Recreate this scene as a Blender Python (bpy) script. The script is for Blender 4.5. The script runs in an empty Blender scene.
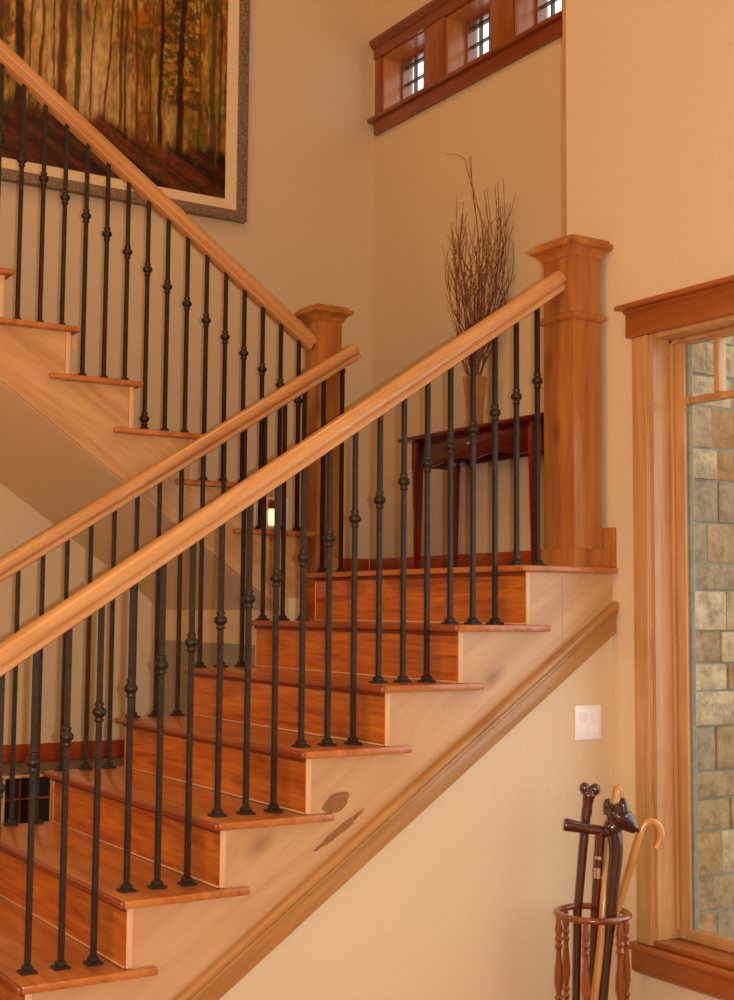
import bpy, bmesh, math, random
from mathutils import Vector, Matrix
random.seed(7)
sc = bpy.context.scene
C = sc.collection
PI = math.pi

# ------------------------------------------------------------------ materials
def new_mat(name):
    m = bpy.data.materials.new(name); m.use_nodes = True
    nt = m.node_tree
    return m, nt, nt.nodes['Principled BSDF']

def ramp(nt, stops):
    r = nt.nodes.new('ShaderNodeValToRGB')
    e = r.color_ramp.elements
    while len(e) > 1: e.remove(e[-1])
    e[0].position, e[0].color = stops[0][0], (*stops[0][1], 1)
    for p, c in stops[1:]:
        n = e.new(p); n.color = (*c, 1)
    return r

def srgb(r, g, b):
    f = lambda v: (v/255/12.92) if v/255 <= .04045 else ((v/255+.055)/1.055)**2.4
    return (f(r), f(g), f(b))

def wood(name, dark, light, knot=None, axis='X', slope=0, rough=.38, coat=.25, scale=1.0, knots=.0, contrast=1.0, streak=0.5):
    """stretched noise along the grain axis; random offset per object"""
    m, nt, b = new_mat(name)
    N = nt.nodes; L = nt.links
    tc = N.new('ShaderNodeTexCoord'); oi = N.new('ShaderNodeObjectInfo')
    add = N.new('ShaderNodeVectorMath'); add.operation = 'ADD'
    mul = N.new('ShaderNodeVectorMath'); mul.operation = 'SCALE'
    L.new(tc.outputs['Object'], add.inputs[0])
    comb = N.new('ShaderNodeCombineXYZ')
    for i in range(3): L.new(oi.outputs['Random'], comb.inputs[i])
    L.new(comb.outputs[0], mul.inputs[0]); mul.inputs['Scale'].default_value = 17.0
    L.new(mul.outputs[0], add.inputs[1])
    rot = N.new('ShaderNodeMapping'); rot.inputs['Rotation'].default_value = (0, slope, 0)
    L.new(add.outputs[0], rot.inputs['Vector'])
    mp = N.new('ShaderNodeMapping')
    s = [9*scale]*3; s['XYZ'.index(axis)] = 1.1*scale
    mp.inputs['Scale'].default_value = s
    L.new(rot.outputs[0], mp.inputs['Vector'])
    n1 = N.new('ShaderNodeTexNoise'); n1.inputs['Scale'].default_value = 1.4; n1.inputs['Detail'].default_value = 6
    n1.inputs['Roughness'].default_value = .62; n1.inputs['Distortion'].default_value = 1.1
    L.new(mp.outputs[0], n1.inputs['Vector'])
    mp2 = N.new('ShaderNodeMapping')
    s = [85*scale]*3; s['XYZ'.index(axis)] = 4*scale
    mp2.inputs['Scale'].default_value = s
    L.new(rot.outputs[0], mp2.inputs['Vector'])
    n2 = N.new('ShaderNodeTexNoise'); n2.inputs['Scale'].default_value = 1.0; n2.inputs['Detail'].default_value = 3
    L.new(mp2.outputs[0], n2.inputs['Vector'])
    mx = N.new('ShaderNodeMath'); mx.operation = 'MULTIPLY_ADD'
    L.new(n2.outputs['Fac'], mx.inputs[0]); mx.inputs[1].default_value = .45*streak
    sb = N.new('ShaderNodeMath'); sb.operation = 'SUBTRACT'; L.new(n1.outputs['Fac'], sb.inputs[0]); sb.inputs[1].default_value = .225*streak
    L.new(sb.outputs[0], mx.inputs[2])
    w = .22/contrast
    r = ramp(nt, [(.5-w, dark), (.5, tuple((a+c)/2*1.02 for a, c in zip(dark, light))), (.5+w, light)])
    L.new(mx.outputs[0], r.inputs[0])
    col = r.outputs[0]
    if knots > 0:
        mp3 = N.new('ShaderNodeMapping'); s = [5.5]*3; s['XYZ'.index(axis)] = 2.6
        mp3.inputs['Scale'].default_value = s
        L.new(rot.outputs[0], mp3.inputs['Vector'])
        v = N.new('ShaderNodeTexVoronoi'); v.inputs['Scale'].default_value = 1.0
        L.new(mp3.outputs[0], v.inputs['Vector'])
        r2 = ramp(nt, [(0, (1, 1, 1)), (.06+.06*knots, (.55, .55, .55)), (.16+.08*knots, (0, 0, 0))])
        L.new(v.outputs['Distance'], r2.inputs[0])
        mm = N.new('ShaderNodeMath'); mm.operation = 'MULTIPLY'
        L.new(r2.outputs[0], mm.inputs[0]); mm.inputs[1].default_value = .75
        mix = N.new('ShaderNodeMix'); mix.data_type = 'RGBA'
        L.new(mm.outputs[0], mix.inputs['Factor']); L.new(col, mix.inputs[6]); mix.inputs[7].default_value = (*(knot or dark), 1)
        col = mix.outputs[2]
    L.new(col, b.inputs['Base Color'])
    b.inputs['Roughness'].default_value = rough
    b.inputs['Coat Weight'].default_value = coat; b.inputs['Coat Roughness'].default_value = .18
    bump = N.new('ShaderNodeBump'); bump.inputs['Strength'].default_value = .08; bump.inputs['Distance'].default_value = .002
    L.new(n2.outputs['Fac'], bump.inputs['Height']); L.new(bump.outputs[0], b.inputs['Normal'])
    return m

def plain(name, col, rough=.5, metal=0, coat=0, noise=.0, nscale=30, bump=0.0):
    m, nt, b = new_mat(name)
    N = nt.nodes; L = nt.links
    tc = N.new('ShaderNodeTexCoord'); n = N.new('ShaderNodeTexNoise')
    n.inputs['Scale'].default_value = nscale; n.inputs['Detail'].default_value = 4
    L.new(tc.outputs['Object'], n.inputs['Vector'])
    r = ramp(nt, [(.3, tuple(c*(1-noise) for c in col)), (.7, tuple(min(1, c*(1+noise)) for c in col))])
    L.new(n.outputs['Fac'], r.inputs[0]); L.new(r.outputs[0], b.inputs['Base Color'])
    b.inputs['Roughness'].default_value = rough; b.inputs['Metallic'].default_value = metal
    b.inputs['Coat Weight'].default_value = coat
    if bump:
        bp = N.new('ShaderNodeBump'); bp.inputs['Strength'].default_value = bump; bp.inputs['Distance'].default_value = .003
        L.new(n.outputs['Fac'], bp.inputs['Height']); L.new(bp.outputs[0], b.inputs['Normal'])
    return m

SL = math.atan(.6694)
M = {}
M['wall'] = plain('cream_wall_paint', srgb(223, 199, 160), .75, noise=.02, nscale=60, bump=.05)
M['wall_low'] = plain('lower_wall_grey', srgb(158, 146, 124), .75, noise=.02)  # greyer tone for the lower wall under the landing
M['ceiling'] = plain('ceiling_paint', srgb(236, 222, 200), .8, noise=.01)
M['rail'] = wood('rail_wood', srgb(184, 124, 66), srgb(222, 170, 112), axis='X', slope=SL, rough=.28, coat=.5, contrast=.8)
M['rail2'] = wood('rail_wood_up_left', srgb(184, 124, 66), srgb(216, 162, 102), axis='X', slope=-SL, rough=.28, coat=.5, contrast=.8)
M['newel'] = wood('newel_wood', srgb(148, 82, 28), srgb(194, 128, 58), srgb(110, 52, 16), axis='Z', rough=.35, coat=.3, knots=.3)
M['tread'] = wood('tread_wood', srgb(158, 84, 30), srgb(204, 126, 60), axis='Y', rough=.3, coat=.45, contrast=1.0, streak=.6)
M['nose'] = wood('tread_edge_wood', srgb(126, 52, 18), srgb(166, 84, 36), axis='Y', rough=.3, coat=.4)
M['riser'] = wood('riser_wood', srgb(158, 66, 10), srgb(218, 128, 40), srgb(96, 36, 8), axis='Y', rough=.34, coat=.35, knots=.15, contrast=1.15, scale=1.1, streak=1.0)
M['bead'] = wood('bead_wood', srgb(214, 164, 112), srgb(232, 188, 140), axis='Z', rough=.4, coat=.2)
M['stringer'] = wood('stringer_wood', srgb(184, 136, 86), srgb(214, 172, 122), srgb(126, 66, 24), axis='X', slope=SL, rough=.4, coat=.25, knots=.35, contrast=.75, scale=.8, streak=.25)
M['stringer2'] = wood('stringer_wood_up_left', srgb(178, 126, 70), srgb(216, 172, 114), srgb(140, 78, 30), axis='X', slope=-SL, rough=.4, coat=.25, knots=.6, contrast=.9, scale=1.1, streak=.3)
M['skirt'] = wood('skirt_wood', srgb(158, 104, 48), srgb(192, 140, 76), srgb(126, 66, 24), axis='X', slope=SL, rough=.35, coat=.35, knots=.1)
M['knot'] = plain('knot_wood', srgb(146, 96, 50), .5, noise=.25, nscale=90)
M['casing'] = wood('casing_wood', srgb(176, 124, 68), srgb(210, 162, 104), srgb(150, 86, 36), axis='Z', rough=.35, coat=.3, knots=.15)
M['casing_h'] = wood('casing_wood_level', srgb(150, 78, 28), srgb(176, 102, 44), srgb(140, 76, 30), axis='Y', rough=.35, coat=.3, knots=.0)
M['darkcasing'] = wood('clerestory_wood', srgb(112, 48, 16), srgb(144, 68, 28), axis='Y', rough=.3, coat=.4)
M['darkcasing_v'] = wood('clerestory_wood_upright', srgb(130, 62, 20), srgb(164, 88, 36), axis='Z', rough=.25, coat=.5)
M['reveal'] = wood('reveal_wood', srgb(178, 104, 46), srgb(206, 136, 72), axis='Z', rough=.32, coat=.3)
M['shade_and_bar'] = plain('nosing_shade_and_bar_brown', srgb(120, 46, 16), .4, noise=.1)  # brown standing for shade under the nosings; own colour of the grille bars
M['ledge'] = plain('ledge_grey', srgb(118, 106, 84), .9, noise=.15, nscale=90)  # flat grey-brown over the whole ledge
M['redbase'] = wood('red_baseboard_wood', srgb(150, 58, 18), srgb(184, 84, 30), axis='X', rough=.35, coat=.3)
M['iron'] = plain('wrought_iron', srgb(56, 48, 42), .42, metal=.55, noise=.25, nscale=70, bump=.3)
M['mahog'] = wood('mahogany', srgb(62, 8, 9), srgb(96, 16, 14), axis='Y', rough=.22, coat=.6)
M['mahog_v'] = wood('mahogany_upright', srgb(84, 14, 12), srgb(130, 30, 20), axis='Z', rough=.2, coat=.6)
M['vase'] = plain('bronze_glaze', srgb(186, 132, 76), .22, metal=.35, noise=.08, nscale=20, coat=1.0)
M['twig'] = plain('dry_twig', srgb(112, 60, 34), .7, noise=.3, nscale=60)
M['twig2'] = plain('dry_twig_pale', srgb(146, 96, 54), .7, noise=.3, nscale=60)
M['white'] = plain('white_plastic', srgb(250, 246, 246), .3, noise=.01)
M['stand'] = wood('stand_wood', srgb(96, 36, 12), srgb(158, 76, 30), axis='Z', rough=.22, coat=.7)
M['cane_dark'] = wood('cane_dark_wood', srgb(34, 11, 7), srgb(64, 22, 12), axis='Z', rough=.2, coat=.8)
M['cane_red'] = wood('cane_red_wood', srgb(46, 15, 8), srgb(90, 36, 16), axis='Z', rough=.18, coat=.8)
M['cane_tan'] = wood('cane_tan_wood', srgb(176, 118, 56), srgb(220, 168, 98), axis='Z', rough=.3, coat=.5)
M['cane_hook'] = wood('cane_honey_wood', srgb(178, 112, 44), srgb(222, 160, 84), axis='Z', rough=.25, coat=.6)
M['silver'] = plain('silver_ferrule', srgb(196, 190, 184), .22, metal=1, noise=.05)
M['dark'] = plain('dark_duct', srgb(16, 10, 8), .8, noise=.2)
M['floor'] = wood('floor_wood', srgb(150, 80, 34), srgb(186, 112, 54), axis='X', rough=.35, coat=.3)
M['muntin'] = plain('dark_muntin', srgb(96, 70, 52), .4, noise=.1)
M['liner'] = plain('linen_liner', srgb(232, 208, 168), .6, noise=.04, nscale=80)
M['rosebase'] = plain('speckled_gilt_frame', srgb(138, 116, 92), .45, noise=.5, nscale=110, bump=.8, metal=.3)
M['curtain'] = plain('pale_reveal_paint', srgb(226, 214, 206), .5, noise=.02)

def glass(name, tint=(.92, .96, .95), alpha=.12, rough=.02):
    m = bpy.data.materials.new(name); m.use_nodes = True
    nt = m.node_tree; N = nt.nodes; L = nt.links
    for n in list(N): N.remove(n)
    out = N.new('ShaderNodeOutputMaterial'); mix = N.new('ShaderNodeMixShader')
    t = N.new('ShaderNodeBsdfTransparent'); t.inputs[0].default_value = (*tint, 1)
    g = N.new('ShaderNodeBsdfGlossy'); g.inputs['Roughness'].default_value = rough
    lw = N.new('ShaderNodeLayerWeight'); lw.inputs['Blend'].default_value = .5
    pw = N.new('ShaderNodeMath'); pw.operation = 'POWER'; L.new(lw.outputs['Facing'], pw.inputs[0]); pw.inputs[1].default_value = 4.0
    ma = N.new('ShaderNodeMath'); ma.operation = 'MULTIPLY_ADD'; L.new(pw.outputs[0], ma.inputs[0]); ma.inputs[1].default_value = .5; ma.inputs[2].default_value = .03
    L.new(ma.outputs[0], mix.inputs[0]); L.new(t.outputs[0], mix.inputs[1]); L.new(g.outputs[0], mix.inputs[2])
    L.new(mix.outputs[0], out.inputs[0])
    return m
M['glass'] = glass('window_glass')

def emit(name, col, s):
    m, nt, b = new_mat(name)
    b.inputs['Base Color'].default_value = (*col, 1)
    b.inputs['Emission Color'].default_value = (*col, 1); b.inputs['Emission Strength'].default_value = s
    return m
M['lamp'] = emit('lit_lens', (1, .62, .22), 3.0)

def stone_mat():
    m, nt, b = new_mat('ashlar_stone')
    N = nt.nodes; L = nt.links
    at = N.new('ShaderNodeAttribute'); at.attribute_name = 'tone'
    tc = N.new('ShaderNodeTexCoord')
    n = N.new('ShaderNodeTexNoise'); n.inputs['Scale'].default_value = 22; n.inputs['Detail'].default_value = 8; n.inputs['Roughness'].default_value = .7
    L.new(tc.outputs['Object'], n.inputs['Vector'])
    r = ramp(nt, [(.36, (.62, .58, .50)), (.5, (1.0, .97, .92)), (.62, (1.25, 1.22, 1.15))])
    L.new(n.outputs['Fac'], r.inputs[0])
    mx = N.new('ShaderNodeMix'); mx.data_type = 'RGBA'; mx.blend_type = 'MULTIPLY'; mx.inputs['Factor'].default_value = 1
    L.new(at.outputs['Color'], mx.inputs[6]); L.new(r.outputs[0], mx.inputs[7])
    L.new(mx.outputs[2], b.inputs['Base Color']); b.inputs['Roughness'].default_value = .85
    bp = N.new('ShaderNodeBump'); bp.inputs['Strength'].default_value = .7; bp.inputs['Distance'].default_value = .01
    L.new(n.outputs['Fac'], bp.inputs['Height']); L.new(bp.outputs[0], b.inputs['Normal'])
    return m
M['stone'] = stone_mat()
M['mortar'] = plain('mortar', srgb(132, 126, 108), .9, noise=.15, nscale=40)

def paint_mat():
    m, nt, b = new_mat('oil_painting')
    N = nt.nodes; L = nt.links
    at = N.new('ShaderNodeAttribute'); at.attribute_name = 'paint'
    L.new(at.outputs['Color'], b.inputs['Base Color']); b.inputs['Roughness'].default_value = .35
    return m
M['paint'] = paint_mat()

# ------------------------------------------------------------------ helpers
def world_loc(o):
    p = Vector((0, 0, 0))
    while o: p += o.location; o = o.parent
    return p

def obj(name, bm, mat, parent=None, smooth=False, bevel=0, seg=2, origin=None):
    """link bm (world coordinates) as one mesh object; origin optional for top-level meshes"""
    me = bpy.data.meshes.new(name)
    off = world_loc(parent) if parent else Vector(origin or (0, 0, 0))
    if off.length: bmesh.ops.translate(bm, verts=bm.verts, vec=-off)
    bmesh.ops.recalc_face_normals(bm, faces=bm.faces)
    if bevel:
        es = [e for e in bm.edges if len(e.link_faces) == 2 and e.calc_face_angle(0) > .6]
        bmesh.ops.bevel(bm, geom=es, offset=bevel, segments=seg, affect='EDGES', profile=.5, clamp_overlap=True)
    bm.to_mesh(me); bm.free()
    mats = mat if isinstance(mat, (list, tuple)) else [mat]
    for x in mats: me.materials.append(M[x] if isinstance(x, str) else x)
    if smooth or bevel:
        for p in me.polygons: p.use_smooth = True
        try: me.set_sharp_from_angle(angle=math.radians(38))
        except Exception: pass
    o = bpy.data.objects.new(name, me); C.objects.link(o)
    if parent: o.parent = parent
    else: o.location = off
    return o

def thing(name, label, cat, loc, group=None):
    o = bpy.data.objects.new(name, None); C.objects.link(o); o.location = loc
    o.empty_display_size = .05
    o['label'] = label; o['category'] = cat
    if group: o['group'] = group
    return o
def tag(o, label, cat, group=None):
    o['label'] = label; o['category'] = cat
    if group: o['group'] = group
    return o
def struct(o): o['kind'] = 'structure'; return o
def structE(name, loc):
    o = bpy.data.objects.new(name, None); C.objects.link(o); o.location = loc; o['kind'] = 'structure'; return o

def B(): return bmesh.new()
def box(bm, x0, x1, y0, y1, z0, z1):
    v = [bm.verts.new((x, y, z)) for x in (x0, x1) for y in (y0, y1) for z in (z0, z1)]
    for f in ((0,1,3,2),(4,6,7,5),(0,4,5,1),(2,3,7,6),(0,2,6,4),(1,5,7,3)): bm.faces.new([v[i] for i in f])
    return bm
def bx(*a): return box(B(), *a)
def prism_xy(bm, pts, z0, z1):
    a = [bm.verts.new((x, y, z0)) for x, y in pts]; b = [bm.verts.new((x, y, z1)) for x, y in pts]
    n = len(pts); bm.faces.new(a[::-1]); bm.faces.new(b)
    for i in range(n): bm.faces.new((a[i], a[(i+1)%n], b[(i+1)%n], b[i]))
    return bm
def prism_xz(bm, pts, y0, y1):
    a = [bm.verts.new((x, y0, z)) for x, z in pts]; b = [bm.verts.new((x, y1, z)) for x, z in pts]
    n = len(pts); bm.faces.new(a); bm.faces.new(b[::-1])
    for i in range(n): bm.faces.new((a[i], b[i], b[(i+1)%n], a[(i+1)%n]))
    return bm
def lathe(bm, prof, c=(0, 0, 0), seg=20, rot=None):
    """prof: list of (r,z)"""
    rings = []
    for r, z in prof:
        ring = []
        for i in range(seg):
            a = 2*PI*i/seg; p = Vector((r*math.cos(a), r*math.sin(a), z))
            if rot: p = rot @ p
            ring.append(bm.verts.new(p+Vector(c)))
        rings.append(ring)
    for a, b in zip(rings, rings[1:]):
        for i in range(seg): bm.faces.new((a[i], a[(i+1)%seg], b[(i+1)%seg], b[i]))
    bm.faces.new(rings[0][::-1]); bm.faces.new(rings[-1])
    return bm
def sqlathe(bm, prof, x0, x1, y0, y1):
    """stacked rectangles: prof (offset,z)"""
    rings = [[bm.verts.new(p) for p in ((x0-o, y0-o, z), (x1+o, y0-o, z), (x1+o, y1+o, z), (x0-o, y1+o, z))] for o, z in prof]
    for a, b in zip(rings, rings[1:]):
        for i in range(4): bm.faces.new((a[i], a[(i+1)%4], b[(i+1)%4], b[i]))
    bm.faces.new(rings[0][::-1]); bm.faces.new(rings[-1])
    return bm
def tube(bm, pts, rad, seg=10, caps=True):
    pts = [Vector(p) for p in pts]; n = len(pts)
    rads = rad if isinstance(rad, (list, tuple)) else [rad]*n
    prev = None; rings = []
    for i, p in enumerate(pts):
        t = (pts[min(i+1, n-1)]-pts[max(i-1, 0)]).normalized()
        if prev is None:
            u = t.orthogonal().normalized()
        else:
            u = (prev-t*prev.dot(t)).normalized()
        prev = u; w = t.cross(u)
        rings.append([bm.verts.new(p+(u*math.cos(2*PI*k/seg)+w*math.sin(2*PI*k/seg))*rads[i]) for k in range(seg)])
    for a, b in zip(rings, rings[1:]):
        for k in range(seg): bm.faces.new((a[k], a[(k+1)%seg], b[(k+1)%seg], b[k]))
    if caps: bm.faces.new(rings[0][::-1]); bm.faces.new(rings[-1])
    return bm
def smooth_path(pts, n=6):
    pts = [Vector(p) for p in pts]; out = []
    P = [pts[0]]+pts+[pts[-1]]
    for i in range(1, len(P)-2):
        for k in range(n):
            t = k/n; a, b, c, d = P[i-1:i+3]
            out.append(.5*((2*b)+(c-a)*t+(2*a-5*b+4*c-d)*t*t+(3*b-a-3*c+d)*t**3))
    out.append(pts[-1]); return out
def ball(bm, c, r, sx=1, sy=1, sz=1, rot=None, seg=14):
    mat = Matrix.Translation(c) @ (rot.to_4x4() if rot else Matrix.Identity(4)) @ Matrix.Diagonal((sx, sy, sz, 1))
    bmesh.ops.create_uvsphere(bm, u_segments=seg, v_segments=max(6, seg//2+2), radius=r, matrix=mat)
    return bm

# ------------------------------------------------------------------ dimensions
G, R, W = .2689, .18, 1.339       # run, rise, width of the lower flight
LZ = 1.8                          # landing height by the rise of the flight
LT = LZ+.012                      # finished landing floor
XW, XB, YP = .375, 1.055, 2.587   # window wall, clerestory wall, painting wall
G2 = .256; X2 = -.010; Y2 = 1.406  # upper flight
CEIL = 6.2; XL, YF = -5.6, -5.6

# ------------------------------------------------------------------ room shell
struct(obj('floor', bx(XL, XW, YF, YP, -.1, 0), 'floor'))
struct(obj('ceiling', bx(XL, 1.25, YF, YP, CEIL, CEIL+.1), 'ceiling'))
struct(obj('wall_left', bx(XL-.15, XL, YF, YP, 0, CEIL), 'wall'))
struct(obj('wall_front', bx(XL, XW, YF-.15, YF, 0, CEIL), 'wall'))
struct(obj('wall_painting_side', bx(XL, 1.25, YP, YP+.15, 0, CEIL), 'wall'))
WY0, WY1, WZ0, WZ1 = -1.42, -.196, .628, 2.573
b = B()
box(b, XW, .525, WY1, .226, 0, CEIL); box(b, XW, .525, YF, WY0, 0, CEIL)
box(b, XW, .525, WY0, WY1, 0, .584); box(b, XW, .525, WY0, WY1, WZ1, CEIL)
struct(obj('wall_right', b, 'wall'))
struct(obj('trim_1', bx(XW-.004, .533, .2265, .240, LT+.001, CEIL), 'casing'))
struct(obj('wall_stairwell_side', bx(.525, 1.25, .10, .236, 0, CEIL), 'wall'))
# clerestory wall with three small openings
CZ0, CZ1 = 4.285, 4.625
CO = [(2.088, 2.497), (1.541, 1.915), (.994, 1.368), (.447, .821)]
b = B()
box(b, XB, 1.25, .236, YP, 0, CZ0); box(b, XB, 1.25, .236, YP, CZ1, CEIL)
ys = [YP]+[y for o in CO for y in (o[1], o[0])]+[.236]
for i in range(0, len(ys), 2): box(b, XB, 1.25, ys[i+1], ys[i], CZ0, CZ1)
struct(obj('wall_clerestory', b, 'wall'))
# clerestory casing
b = B()
prism = [(XB-.045, 4.30), (XB-.045, 4.277), (XB-.022, 4.268), (XB-.022, 4.20), (XB, 4.20), (XB, 4.30)]
def prism_yprof(bm, prof, y0, y1):
    a = [bm.verts.new((x, y0, z)) for x, z in prof]; c = [bm.verts.new((x, y1, z)) for x, z in prof]
    n = len(prof); bm.faces.new(a); bm.faces.new(c[::-1])
    for i in range(n): bm.faces.new((a[i], c[i], c[(i+1)%n], a[(i+1)%n]))
    return bm
box(b, XB-.045, XB, .24, YP-.001, 4.272, 4.294)
struct(obj('trim_2', b, 'darkcasing', bevel=.005))
struct(obj('trim_9', prism_yprof(B(), [(XB, 4.2715), (XB-.024, 4.2715), (XB-.020, 4.20), (XB, 4.20)], .24, YP-.034), 'darkcasing'))
b = B()
prism_yprof(b, [(XB-.02, CZ1-.005), (XB-.02, CZ1+.045), (XB-.032, CZ1+.052), (XB-.05, CZ1+.072), (XB-.05, CZ1+.09), (XB, CZ1+.09), (XB, CZ1-.005)], .24, YP-.028)
struct(obj('trim_3', b, 'darkcasing'))
for i, (a, c) in enumerate([(2.497, YP-.032), (1.915, 2.088), (1.368, 1.541), (.821, .994), (.24, .447)]):
    struct(obj('trim_%d' % (i+4), bx(XB-.016, XB, a, c, 4.295, CZ1-.003), 'darkcasing_v', bevel=.003))
for i, (y0, y1) in enumerate(CO):
    w = structE('window_%d' % (i+2), (XB, (y0+y1)/2, CZ0))
    b = B()
    t = .012
    box(b, XB, 1.24, y0, y0+t, CZ0, CZ1); box(b, XB, 1.24, y1-t, y1, CZ0, CZ1)
    box(b, XB, 1.24, y0+t, y1-t, CZ0, CZ0+t); box(b, XB, 1.24, y0+t, y1-t, CZ1-t, CZ1)
    obj('jamb', b, 'reveal', w)
    b = B(); f = .016; xa, xb = 1.165, 1.215
    box(b, xa, xb, y0+t, y0+t+f, CZ0+t, CZ1-t); box(b, xa, xb, y1-t-f, y1-t, CZ0+t, CZ1-t)
    box(b, xa, xb, y0+t+f, y1-t-f, CZ0+t, CZ0+t+f+.01); box(b, xa, xb, y0+t+f, y1-t-f, CZ1-t-f, CZ1-t)
    obj('sash', b, 'darkcasing_v', w)
    ym = (y0+y1)/2
    for k in (1, 2, 3):
        yy = y1-t-f-k*(y1-y0-2*t-2*f)/4
        obj('muntin', bx(1.178, 1.2, yy-.0035, yy+.0035, CZ0+.03, CZ1-.03), 'muntin', w)
    for zz, hh in ((4.482, .004), (4.575, .006)): obj('muntin', bx(1.179, 1.199, y0+.02, y1-.02, zz-hh, zz+hh), 'muntin', w)
    obj('pane', bx(1.203, 1.207, y0+.02, y1-.02, CZ0+.03, CZ1-.03), 'glass', w)

# ------------------------------------------------------------------ big window
w1 = structE('window_1', (XW, -.8, WZ0))
# casing (left and right) with reeded inner edge
b = B()
for y0, y1, s in ((WY1, WY1+.075, 1), (WY0-.075, WY0, -1)):
    obj('casing', bx(XW-.02, XW, y0, y1, .6085, WZ1), 'casing', w1, bevel=.003)
for k in range(3):
    y = WY1+.006+.010*k
    obj('casing_bead', bx(XW-.026+.002*k, XW-.0205, y-.004, y+.004, .61, WZ1-.001), 'casing', w1, bevel=.0015)
# head trim with crown
b = B()
prism_yprof(b, [(XW, WZ1), (XW-.03, WZ1), (XW-.03, WZ1+.076), (XW-.038, WZ1+.080), (XW-.046, WZ1+.089), (XW, WZ1+.089)], WY0-.14, -.102)
obj('head_trim', b, 'casing_h', w1, bevel=.002)
b = B(); box(b, XW-.07, XW, WY0-.15, -.088, WZ1+.0895, WZ1+.107)
obj('crown', b, 'casing_h', w1, bevel=.006, seg=3)
# jamb liner
b = B(); t = .014
box(b, XW-.01, .52, WY1-t, WY1, WZ0, WZ1); box(b, XW-.01, .52, WY0, WY0+t, WZ0, WZ1)
box(b, XW-.01, .52, WY0+t, WY1-t, WZ1-t, WZ1)
obj('jamb', b, 'casing', w1)
b = B()
box(b, .437, .448, WY1-t-.014, WY1-t, WZ0+.03, WZ1-t); box(b, .437, .448, WY0+t, WY0+t+.014, WZ0+.03, WZ1-t)
box(b, .437, .448, WY0+t, WY1-t, WZ1-t-.014, WZ1-t)
obj('stop_moulding', b, 'casing', w1, bevel=.003)
# stool and apron
b = B()
prism_xy(b, [(XW-.045, WY0-.13), (XW-.0005, WY0-.13), (XW-.0005, WY0+.0005), (.52, WY0+.0005), (.52, WY1-.0005), (XW-.0005, WY1-.0005), (XW-.0005, WY1+.099), (XW-.045, WY1+.099)], .585, .608)
obj('stool', b, 'casing_h', w1, bevel=.008, seg=3)
b = B()
box(b, XW-.0195, .51, WY0+.0005, WY1-.0005, .6085, .6275)
obj('sill', b, 'casing_h', w1, bevel=.004)
b = B(); prism_yprof(b, [(XW, .5845), (XW-.03, .5845), (XW-.03, .522), (XW-.018, .511), (XW, .510)], WY0-.12, WY1+.089)
obj('apron', b, 'casing_h', w1, bevel=.002)
# sash
sy0, sy1, sz0, sz1 = WY0+t, WY1-t, WZ0+.0, WZ1-t
fw = .055
b = B()
box(b, .448, .49, sy0, sy0+fw, sz0, sz1); box(b, .448, .49, sy1-fw, sy1, sz0, sz1)
box(b, .448, .49, sy0+fw, sy1-fw, sz0, sz0+.035); box(b, .448, .49, sy0+fw, sy1-fw, sz1-.018, sz1)
obj('sash', b, 'casing', w1, bevel=.003)
gy0, gy1 = sy0+fw, sy1-fw
obj('muntin', bx(.452, .486, gy0, gy1, 2.341, 2.363), 'casing', w1, bevel=.002)
for k in range(1, 8):
    y = gy1-(.137)*k
    obj('muntin', bx(.452, .486, y-.011, y+.011, 2.3635, sz1-.018), 'casing', w1, bevel=.002)
obj('glass_spacer', bx(.460, .478, gy1-.009, gy1, sz0+.035, sz1-.018), 'mortar', w1)
obj('pane', bx(.467, .471, gy0, gy1, sz0+.03, sz1-.015), 'glass', w1)

# stone cladding outside, square to the window wall
b = B()
lay = b.loops.layers.color.new('tone') if hasattr(b.loops.layers, 'color') else None
z = .05; rnd = random.Random(5)
tones = [srgb(212, 190, 164), srgb(218, 200, 176), srgb(204, 182, 154), srgb(208, 180, 144), srgb(200, 184, 162), srgb(222, 204, 182)]
while z < 4.6:
    h = rnd.choice([.095, .12, .14, .15, .11])
    x = .545-rnd.random()*.15; x = max(x, .545-.0)
    first = True
    while x < 2.3:
        wd = rnd.uniform(.22, .5)*(rnd.uniform(.4, 1) if first else 1); first = False
        x1 = min(x+wd, 2.32); j = rnd.uniform(-.004, .008)
        n0 = len(b.faces)
        box(b, x+.002, x1-.002, -.072-j, .02, z+.003, z+h-.003)
        b.faces.ensure_lookup_table()
        t_ = rnd.choice(tones)
        for f in b.faces[n0:]:
            for l in f.loops: l[lay] = (*t_, 1)
        x = x1
    z += h
so = obj('wall_outside_stone', b, 'stone', bevel=.006, seg=2); struct(so)
struct(obj('wall_outside_mortar', bx(.53, 2.33, -.067, .09, 0, 4.62), 'mortar'))
struct(obj('ground', bx(.6, 9, -9, 9, -.3, -.05), 'mortar'))

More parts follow.
